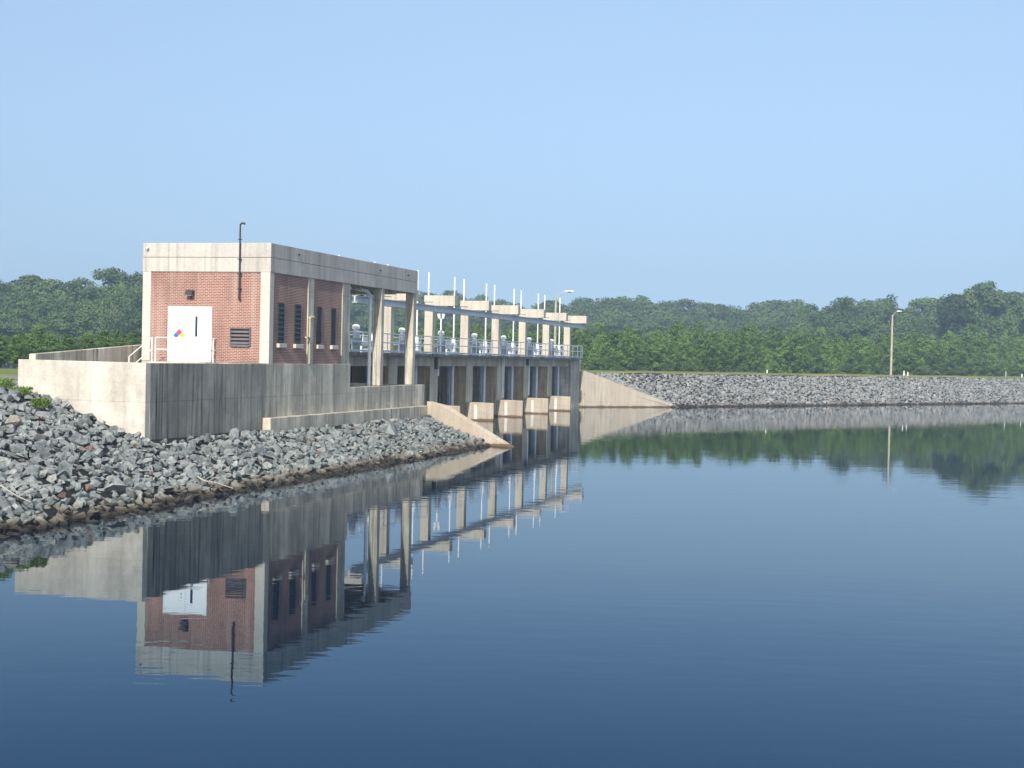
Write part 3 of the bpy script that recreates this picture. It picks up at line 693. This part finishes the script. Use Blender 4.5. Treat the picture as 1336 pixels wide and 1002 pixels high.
while t < 118:
    s_ = -.7
    while s_ < 10.0:
        p = W0+DN*(t+random.uniform(-.25, .25))
        yy = s_+random.uniform(-.25, .25)
        if t < 0: px_, py_ = W0.x+t, W0.y+yy                      # part parallel to the gates
        else: q = p+NN*yy; px_, py_ = q.x, q.y
        ok = True
        # keep behind the wing wall
        if py_ > 24.6 and px_ < 153.4-(py_-24.6)*9.6/8.75+.6: ok = False
        if px_ < 144.5 or (py_ > 35 and px_ < 149.3): ok = False
        if ok:
            s = random.choice((.28, .34, .4, .46, .58))*random.uniform(.85, 1.15)
            items.append(((px_, py_, zright(px_, py_)+random.uniform(-.08, .10)), s, (random.uniform(0, 6.3), random.gauss(0, .5), random.gauss(0, .5)), random.randrange(14), random.random()))
        s_ += .31
    t += .31
# fan of stone between the two slopes
for _ in range(900):
    a_ = random.uniform(R(59), R(90)); s_ = random.uniform(0, 10.0); px_, py_ = W0.x+math.cos(a_)*s_, W0.y+math.sin(a_)*s_
    s = random.uniform(.4, .75); items.append(((px_, py_, zright(px_, py_)+random.uniform(-.08, .10)), s, (random.uniform(0, 6.3), random.gauss(0, .5), random.gauss(0, .5)), random.randrange(14), random.random()))
o = merged('riprap', items, VF, 'rockfar')
tag(o, 'grey broken stone facing of the far dam slope right of the spillway', 'rocks', kind='stuff')

# driftwood, weeds
def branch(pts, r, label):
    m = MB()
    for i, (a, b_) in enumerate(zip(pts[:-1], pts[1:])): m.tube(a, b_, r*(1-.6*i/len(pts)), r*(1-.6*(i+1)/len(pts)), n=6)
    for i in (1, 2):
        if len(pts) > i+1: p = Vector(pts[i]); m.tube(p, p+Vector((.25, -.2, .18)), r*.5, .008, n=5)
    tag(m.build('driftwood', 'wood'), label, 'driftwood')
def onb(u, v, dz=.32):
    p = None
    for zt in np.arange(3.6, -.1, -.03):
        q = hit(u, v, float(zt)+dz)
        if zleft(q.y) >= zt and q.y > 22: p = q; break
    return p or hit(u, v, .3)
branch([onb(258, 622, .36), onb(266, 627, .36), onb(272, 628, .40), onb(283, 630, .42), onb(304, 637, .40)], .026, 'pale bare branch lying on the stones near the water below the dark wall')
branch([onb(0, 633, .45), onb(12, 641, .42), onb(24, 648, .42), onb(40, 655, .42)], .026, 'short pale stick on the stones at the left edge')
def weeds(u, v, rad, n_, label):
    c = onb(u, v, .3); vs = []; fs = []; rn = []
    for _ in range(n_):
        a = random.uniform(0, 6.3); r = rad*math.sqrt(random.random()); p = Vector((c.x+r*math.cos(a), c.y+r*math.sin(a)*.7, c.z-.1+random.uniform(0, .28)))
        d = Vector((random.gauss(0, 1), random.gauss(0, 1), random.uniform(.2, 1.2))).normalized(); e = d.cross(Vector((random.random(), random.random(), .2))).normalized()
        L_ = random.uniform(.06, .16); k = len(vs)
        vs += [p, p+d*L_*.5+e*L_*.25, p+d*L_, p+d*L_*.5-e*L_*.25]; fs.append((k, k+1, k+2, k+3)); rn.append(random.random())
    me = bpy.data.meshes.new('weed_patch'); me.from_pydata([tuple(v_) for v_ in vs], [], fs); me.materials.append(M['weed'])
    at = me.attributes.new('rnd', 'FLOAT', 'FACE'); at.data.foreach_set('value', rn)
    o = bpy.data.objects.new('weed_patch', me); C.objects.link(o); tag(o, label, 'weeds')
weeds(27, 513, .5, 420, 'bright green weed clump among the stones near the left end of the cream wall')
weeds(53, 528, .4, 260, 'smaller green weed clump lower among the stones, below the first clump')
weeds(4, 501, .5, 260, 'green weeds at the top of the stone bank at the left edge')

# ------------------------------------------------------------------ trees
def cards(pts, nrm, size, asp, rn, seed):
    """quads at pts, roughly facing nrm"""
    r = np.random.default_rng(seed); n_ = len(pts)
    nn = nrm + r.normal(0, .4, (n_, 3)); nn /= np.linalg.norm(nn, axis=1)[:, None]
    t = np.cross(nn, r.normal(0, 1, (n_, 3))); t /= np.linalg.norm(t, axis=1)[:, None]; b = np.cross(nn, t)
    s = size*r.uniform(.6, 1.3, (n_, 1)); a = t*s; c = b*s*asp
    v = np.stack([pts-a, pts-c*.9+a*.1, pts+a, pts+c+a*.15], 1).reshape(-1, 3)
    return v, np.arange(n_*4).reshape(-1, 4)
def crown_mesh(name, v, f, rn, mat):
    me = bpy.data.meshes.new(name); me.vertices.add(len(v)); me.vertices.foreach_set('co', v.ravel())
    me.loops.add(f.size); me.loops.foreach_set('vertex_index', f.ravel().astype(np.int32))
    me.polygons.add(len(f)); me.polygons.foreach_set('loop_start', np.arange(0, f.size, 4, dtype=np.int32)); me.update(calc_edges=True)
    at = me.attributes.new('rnd', 'FLOAT', 'FACE'); at.data.foreach_set('value', rn.astype(np.float32)); me.materials.append(M[mat]); return me
def trunk_mesh(h, r0_, limbs, mat, seed, spread=.35, z0=.25):
    rr = random.Random(seed); m = MB(); pts = [Vector((0, 0, -1.0))]
    for i in range(1, 6): pts.append(Vector((rr.gauss(0, .012)*h, rr.gauss(0, .012)*h, h*i/5)))
    for i, (a, b_) in enumerate(zip(pts[:-1], pts[1:])): m.tube(a, b_, r0_*(1-.17*i), r0_*(1-.17*(i+1)), n=7)
    for k in range(limbs):
        t = rr.uniform(z0, .9); i = min(4, int(t*5)); p = pts[i].lerp(pts[i+1], t*5-i); a = rr.uniform(0, 6.3)
        d = Vector((math.cos(a), math.sin(a), rr.uniform(.4, 1.1)))*h*spread*(1.1-t); m.tube(p, p+d, r0_*.35*(1-t*.6), r0_*.08, n=5)
        m.tube(p+d*.55, p+d*.9+Vector((rr.gauss(0, .05), rr.gauss(0, .05), .08))*h, r0_*.15, r0_*.05, n=4)
    me_o = m.build('trunk', mat); me = me_o.data; bpy.data.objects.remove(me_o); return me
def pine_var(seed, h=9.):
    r = np.random.default_rng(seed); P = []; Nn = []; Rn = []
    z = .06*h; nb = 0
    while z < h*.99:
        t = z/h; rad = h*.21*(min(1, (1-t)*1.9+.04))**.7*(1 if t > .16 else .75+t*1.5)*r.uniform(.8, 1.15)
        k = int(r.integers(5, 8)) if t < .9 else 3; a0 = r.uniform(0, 6.3)
        for j in range(k):
            a = a0+j*6.283/k+r.normal(0, .25); L = rad*r.uniform(.5, 1.3); rise = L*r.uniform(.3, .9)
            nt_ = max(2, int(L/.34)); tone = r.uniform(0, 1)
            for q in range(nt_):
                fr = (q+.7)/nt_; c = np.array([math.cos(a)*L*fr, math.sin(a)*L*fr, z+rise*fr**1.5])
                m_ = int(r.integers(10, 16)); d = r.normal(0, 1, (m_, 3))*np.array([.2, .2, .14]); P.append(c+d)
                out = np.array([math.cos(a), math.sin(a), .9]); Nn.append(np.tile(out, (m_, 1))); Rn.append(np.clip(tone*.6+.4*fr*r.uniform(.4, 1, m_), 0, 1))
        z += h*.058*r.uniform(.6, 1.4)
    P = np.concatenate(P); Nn = np.concatenate(Nn); Rn = np.concatenate(Rn)
    v, f = cards(P, Nn, .17, .5, None, seed); return crown_mesh('crown', v, f, Rn, 'pine')
def oak_var(seed, h=20., wid=.36, mat='oak', low=.18, dens=1., lobes=30):
    r = np.random.default_rng(seed); P = []; Nn = []; Rn = []
    for k in range(lobes):
        t = low+(1-low)*r.uniform(.08, .97)**.85; prof = math.sin(math.pi*min(1, max(.08, (t-low)/(1-low)*.82+.16)))**.6
        a = r.uniform(0, 6.28); rr = h*wid*prof*r.uniform(.25, .85); R_ = h*r.uniform(.07, .125)
        c = np.array([math.cos(a)*rr, math.sin(a)*rr, h*t-R_*.8]); m_ = int(210*dens*(R_/(h*.1))**2); tone = r.uniform(0, 1)
        d = r.normal(0, 1, (m_, 3)); d /= np.linalg.norm(d, axis=1)[:, None]; d[:, 2] = np.where(d[:, 2] < -.35, -d[:, 2], d[:, 2])
        q = c+d*R_*r.uniform(.55, 1.1, (m_, 1))*np.array([1.1, 1.1, .85]); P.append(q); Nn.append(d+np.array([0, 0, .25])); Rn.append(np.clip(tone*.55+.45*r.uniform(0, 1, m_), 0, 1))
    # top plume
    P = np.concatenate(P); Nn = np.concatenate(Nn); Rn = np.concatenate(Rn)
    v, f = cards(P, Nn, h*.0155, .75, None, seed); return crown_mesh('crown', v, f, Rn, mat)
pines = [pine_var(200+i) for i in range(8)]; ptr = [trunk_mesh(8.2, .12, 4, 'bark', 300+i, .12) for i in range(3)]
oaks = [oak_var(400+i, wid=.30+.03*(i % 3), low=.12+.05*(i % 4)) for i in range(7)]
otr = [trunk_mesh(15., .3, 9, 'bark', 500+i, .32) for i in range(4)]
pal = trunk_mesh(17., .26, 12, 'barkpale', 520, .28, .3)
tall = oak_var(450, 20, .40, 'oak', .1, 1.1, 44); cone = oak_var(451, 20, .22, 'oakdark', .08, 1.4, 34); thin = oak_var(452, 20, .32, 'oak', .2, .35, 20)
def tallpine_var(seed, h=20.):
    r = np.random.default_rng(seed); P = []; Nn = []; Rn = []
    for k in range(26):
        t = r.uniform(.5, 1.); a = r.uniform(0, 6.28); L = h*.17*(1.25-t)*r.uniform(.5, 1.2); m_ = int(r.integers(50, 90))
        c = np.array([math.cos(a)*L, math.sin(a)*L, h*t-.3]); P.append(c+r.normal(0, 1, (m_, 3))*np.array([.75, .75, .35])); Nn.append(np.tile([math.cos(a)*.5, math.sin(a)*.5, 1.], (m_, 1))); Rn.append(r.uniform(0, .8, m_))
    P = np.concatenate(P); v, f = cards(P, np.concatenate(Nn), .34, .55, None, seed); return crown_mesh('crown', v, f, np.concatenate(Rn), 'oak')
tallp = [tallpine_var(700+i) for i in range(3)]; ptr.insert(0, trunk_mesh(19.5, .22, 8, 'barkpale', 330, .12, .5))
def tree(name, cm, tm, loc, h, h0_, wx, label, cat, group=None):
    e = empty(name, loc, label, cat, group); s = h/h0_; e.scale = (s*wx, s*wx, s); e.rotation_euler.z = random.uniform(0, 6.3)
    for nm, me in (('crown', cm), ('trunk', tm)):
        c = bpy.data.objects.new(nm, me); C.objects.link(c); c.parent = e
    return e
def lerp_prof(pr, u):
    if u <= pr[0][0]: return pr[0][1]
    for (a, b_), (c, d) in zip(pr[:-1], pr[1:]):
        if u <= c: return b_+(d-b_)*(u-a)/(c-a)
    return pr[-1][1]
def ztop(u, ypix, dist):               # height of a treetop seen at that bearing and distance
    hz = 452.3+(u)*.02246; return HC+(hz-ypix)*dist/F0*1.0
def sdist(u, s_):                     # distance at which a bearing crosses a line parallel to the dam
    b_ = bearing(u, 1.); return (s_+W0.x*NN.x+W0.y*NN.y)/(b_.x*NN.x+b_.y*NN.y)
# plantation pines, right and behind the spillway
PP = 'young pine in the dense dark green plantation behind the dam crest'
npine = 0
top = [(440, 425), (560, 424), (700, 424), (760, 426), (850, 424), (950, 424), (1050, 428), (1150, 432), (1250, 434), (1360, 438)]
for row in range(6):
    u = 432+row*3.
    while u < 1375:
        # foot line: about 8 m behind the crest, along the dam
        dist = sdist(u, 25+row*4.6) if u > 745 else 182+row*7
        dist += random.uniform(-2, 2)
        p = bearing(u+random.uniform(-4, 4), dist)
        yt = lerp_prof(top, u)+(14-row*2.6)+random.gauss(0, 4.5)
        h = max(4.5, (ztop(u, yt, dist)-1.0)*random.choice((1, 1, 1, .9, .8, 1.05)))
        if npine < 262:
            tree('pine_tree', random.choice(pines), random.choice(ptr[1:]), (p.x, p.y, 1.0), h, 9., random.uniform(.8, 1.45), PP, 'pine tree', 'plantation pines behind the crest'); npine += 1
        u += (20+row*1.6)*random.uniform(.75, 1.2) if u > 745 else 23*random.uniform(.8, 1.2)
print('pines', npine)
n2 = 0
for row in range(3):
    u = -25.+row*6
    while u < 215:
        dist = 122+row*11+random.uniform(-3, 3); yt = lerp_prof([(-30, 428), (20, 440), (50, 426), (80, 440), (120, 434), (215, 432)], u)+12-row*6+random.gauss(0, 3)
        p = bearing(u, dist); tree('pine_sapling', random.choice(pines), random.choice(ptr[1:]), (p.x, p.y, 3.3), max(2.6, ztop(u, yt, dist)-3.3), 9., random.uniform(1.6, 2.2), 'bushy young pine behind the rear wall at the left side', 'pine tree', 'young pines left of the building'); n2 += 1
        u += 23*random.uniform(.75, 1.2)
# low leafy shrubs in front of the pines
for u in (752, 778, 806, 835, 868, 900, 1205, 1232, 1255, 1300, 1322):
    dist = sdist(u, 22.5); p = bearing(u, dist); hh = random.uniform(2.6, 4.2)
    tree('shrub', random.choice(oaks), otr[0], (p.x, p.y, 1.6), hh, 20., 1.5, 'light green rounded shrub at the foot of the pines behind the crest', 'shrub', 'shrubs at the foot of the pines')
# mixed forest behind
sky = [(-40, 376), (0, 372), (30, 366), (60, 370), (100, 366), (130, 359), (160, 356), (180, 361), (230, 366), (440, 368), (470, 372), (530, 379), (600, 380), (640, 387), (690, 390), (730, 393), (760, 387), (830, 385), (870, 393), (920, 394), (950, 399), (980, 394), (1040, 396), (1080, 393), (1110, 392), (1160, 391), (1200, 392), (1225, 390), (1300, 386), (1340, 386), (1390, 384)]
FG = 'broadleaf tree in the hazy forest rising behind the pines'
nf = 0
def forest(u0, u1, dist0, rows, step, drop):
    global nf
    for row in range(rows):
        u = u0+random.uniform(0, step)
        while u < u1:
            dist = (dist0(u) if callable(dist0) else dist0)+(rows-1-row)*16+random.uniform(-6, 6)
            yt = lerp_prof(sky, u)+row*drop+random.gauss(0, 2.)-(1.5 if row == 0 else 0)+(random.uniform(-9, -2) if random.random() < .08 else 0)
            p = bearing(u, dist); h = ztop(u, yt, dist)-.9
            tree('broadleaf_tree', random.choice(oaks), pal if random.random() < .12 else random.choice(otr), (p.x, p.y, .9), h, 20., random.uniform(.9, 1.3), FG, 'tree', 'forest trees behind the pines'); nf += 1
            u += step*random.uniform(.7, 1.25)
forest(-40, 250, 270, 4, 26, 13)
forest(438, 760, 400, 4, 34, 8)
forest(750, 1060, 400, 4, 22, 8)
forest(1040, 1400, lambda u: 330+(u-1040)*.12, 4, 27, 10)
print('forest', nf)
for (u, y, dist) in ((540, 379, 395), (1102, 391, 350), (1158, 388, 352)):
    p = bearing(u, dist); h = ztop(u, y, dist)-.9
    tree('tall_pine', random.choice(tallp), ptr[0], (p.x, p.y, .9), h, 20., random.uniform(.6, .75), 'tall ragged topped pine standing a little above the hazy broadleaf forest', 'pine tree', 'tall pines rising out of the forest')
def special(u, y, dist, cm, tm, wx, name, label):
    p = bearing(u, dist); tree(name, cm, tm, (p.x, p.y, .9), ztop(u, y, dist)-.9, 20., wx, label, 'tree')
special(1284, 367, 347, tall, otr[0], .78, 'broadleaf_tree', 'tallest broad crowned tree standing above the forest near the right edge')
special(1316, 384, 352, tall, otr[1], .7, 'broadleaf_tree', 'wide green tree at the right of the tallest one, touching the right edge')
special(1245, 381, 345, cone, otr[2], .95, 'evergreen_tree', 'dark rounded evergreen just left of the tallest tree')
special(1286, 408, 335, thin, pal, 1.0, 'sparse_tree', 'thin tree with pale bare limbs in front of the tallest tree')
special(1044, 392, 330, thin, pal, .5, 'sparse_tree', 'slender pale trunked tree with a small ragged top left of the street lamp')
special(142, 371, 262, thin, pal, .8, 'sparse_tree', 'tree with a pale straight trunk in the forest left of the building')

# ------------------------------------------------------------------ air, light
hz = MB().box(-420, 700, -420, 560, -4.5, 48).build('haze', [], None); hz['kind'] = 'stuff'; hz['label'] = 'thin bluish summer haze over lake and woods'; hz['category'] = 'haze'
m = bpy.data.materials.new('haze'); m.use_nodes = True; nt = m.node_tree; nt.nodes.clear()
out = nt.nodes.new('ShaderNodeOutputMaterial'); v = nt.nodes.new('ShaderNodeVolumePrincipled'); nt.links.new(v.outputs[0], out.inputs['Volume'])
v.inputs['Color'].default_value = (.62, .80, 1., 1); v.inputs['Density'].default_value = .00078; v.inputs['Anisotropy'].default_value = .2
hz.data.materials.append(m)

EL, AZ = 35., 5.2      # light travels towards +X, a little towards +Y
dx = Vector((math.cos(R(EL))*math.cos(R(AZ)), math.cos(R(EL))*math.sin(R(AZ)), -math.sin(R(EL))))
su = bpy.data.lights.new('sun', 'SUN'); su.energy = 4.0; su.angle = R(.5); su.color = (1., .95, .86)
so = bpy.data.objects.new('sun', su); C.objects.link(so); so.rotation_euler = dx.to_track_quat('-Z', 'Y').to_euler()
w = bpy.data.worlds.new('World'); bpy.context.scene.world = w; w.use_nodes = True; nt = w.node_tree; nt.nodes.clear()
sk = nt.nodes.new('ShaderNodeTexSky'); sk.sky_type = 'NISHITA'; sk.sun_disc = False; sk.sun_elevation = R(EL)
s = -dx; sk.sun_rotation = math.atan2(s.x, s.y)
sk.air_density = 1.0; sk.dust_density = .6; sk.ozone_density = 1.6
bg = nt.nodes.new('ShaderNodeBackground'); bg.inputs[1].default_value = .130; ow = nt.nodes.new('ShaderNodeOutputWorld')
tc = nt.nodes.new('ShaderNodeTexCoord'); sx = nt.nodes.new('ShaderNodeSeparateXYZ'); nt.links.new(tc.outputs['Generated'], sx.inputs[0])
ma = nt.nodes.new('ShaderNodeMath'); ma.operation = 'MULTIPLY_ADD'; ma.inputs[1].default_value = .30; ma.inputs[2].default_value = .21; nt.links.new(sx.outputs[2], ma.inputs[0])
cx = nt.nodes.new('ShaderNodeCombineXYZ'); nt.links.new(sx.outputs[0], cx.inputs[0]); nt.links.new(sx.outputs[1], cx.inputs[1]); nt.links.new(ma.outputs[0], cx.inputs[2]); nt.links.new(cx.outputs[0], sk.inputs[0])
tm = nt.nodes.new('ShaderNodeMix'); tm.data_type = 'RGBA'; tm.blend_type = 'MULTIPLY'; tm.inputs[0].default_value = 1; hr = nt.nodes.new('ShaderNodeValToRGB'); nt.links.new(sx.outputs[2], hr.inputs[0])
hr.color_ramp.elements[0].position = 0; hr.color_ramp.elements[0].color = (.94, .87, .755, 1); hr.color_ramp.elements[1].position = .16; hr.color_ramp.elements[1].color = (1.01, .945, .875, 1)
for p_, c_ in ((.32, (1.01, .945, .875, 1)), (.8, (1.42, 1.13, .85, 1))): e_ = hr.color_ramp.elements.new(p_); e_.color = c_
nt.links.new(hr.outputs[0], tm.inputs[7])
nt.links.new(sk.outputs[0], tm.inputs[6]); nt.links.new(tm.outputs[2], bg.inputs[0]); nt.links.new(bg.outputs[0], ow.inputs[0])
sc = bpy.context.scene
sc.view_settings.view_transform = 'Standard'; sc.view_settings.look = 'None'; sc.view_settings.gamma = 1; sc.view_settings.exposure = .6
sc.cycles.max_bounces = 8; sc.cycles.volume_bounces = 0
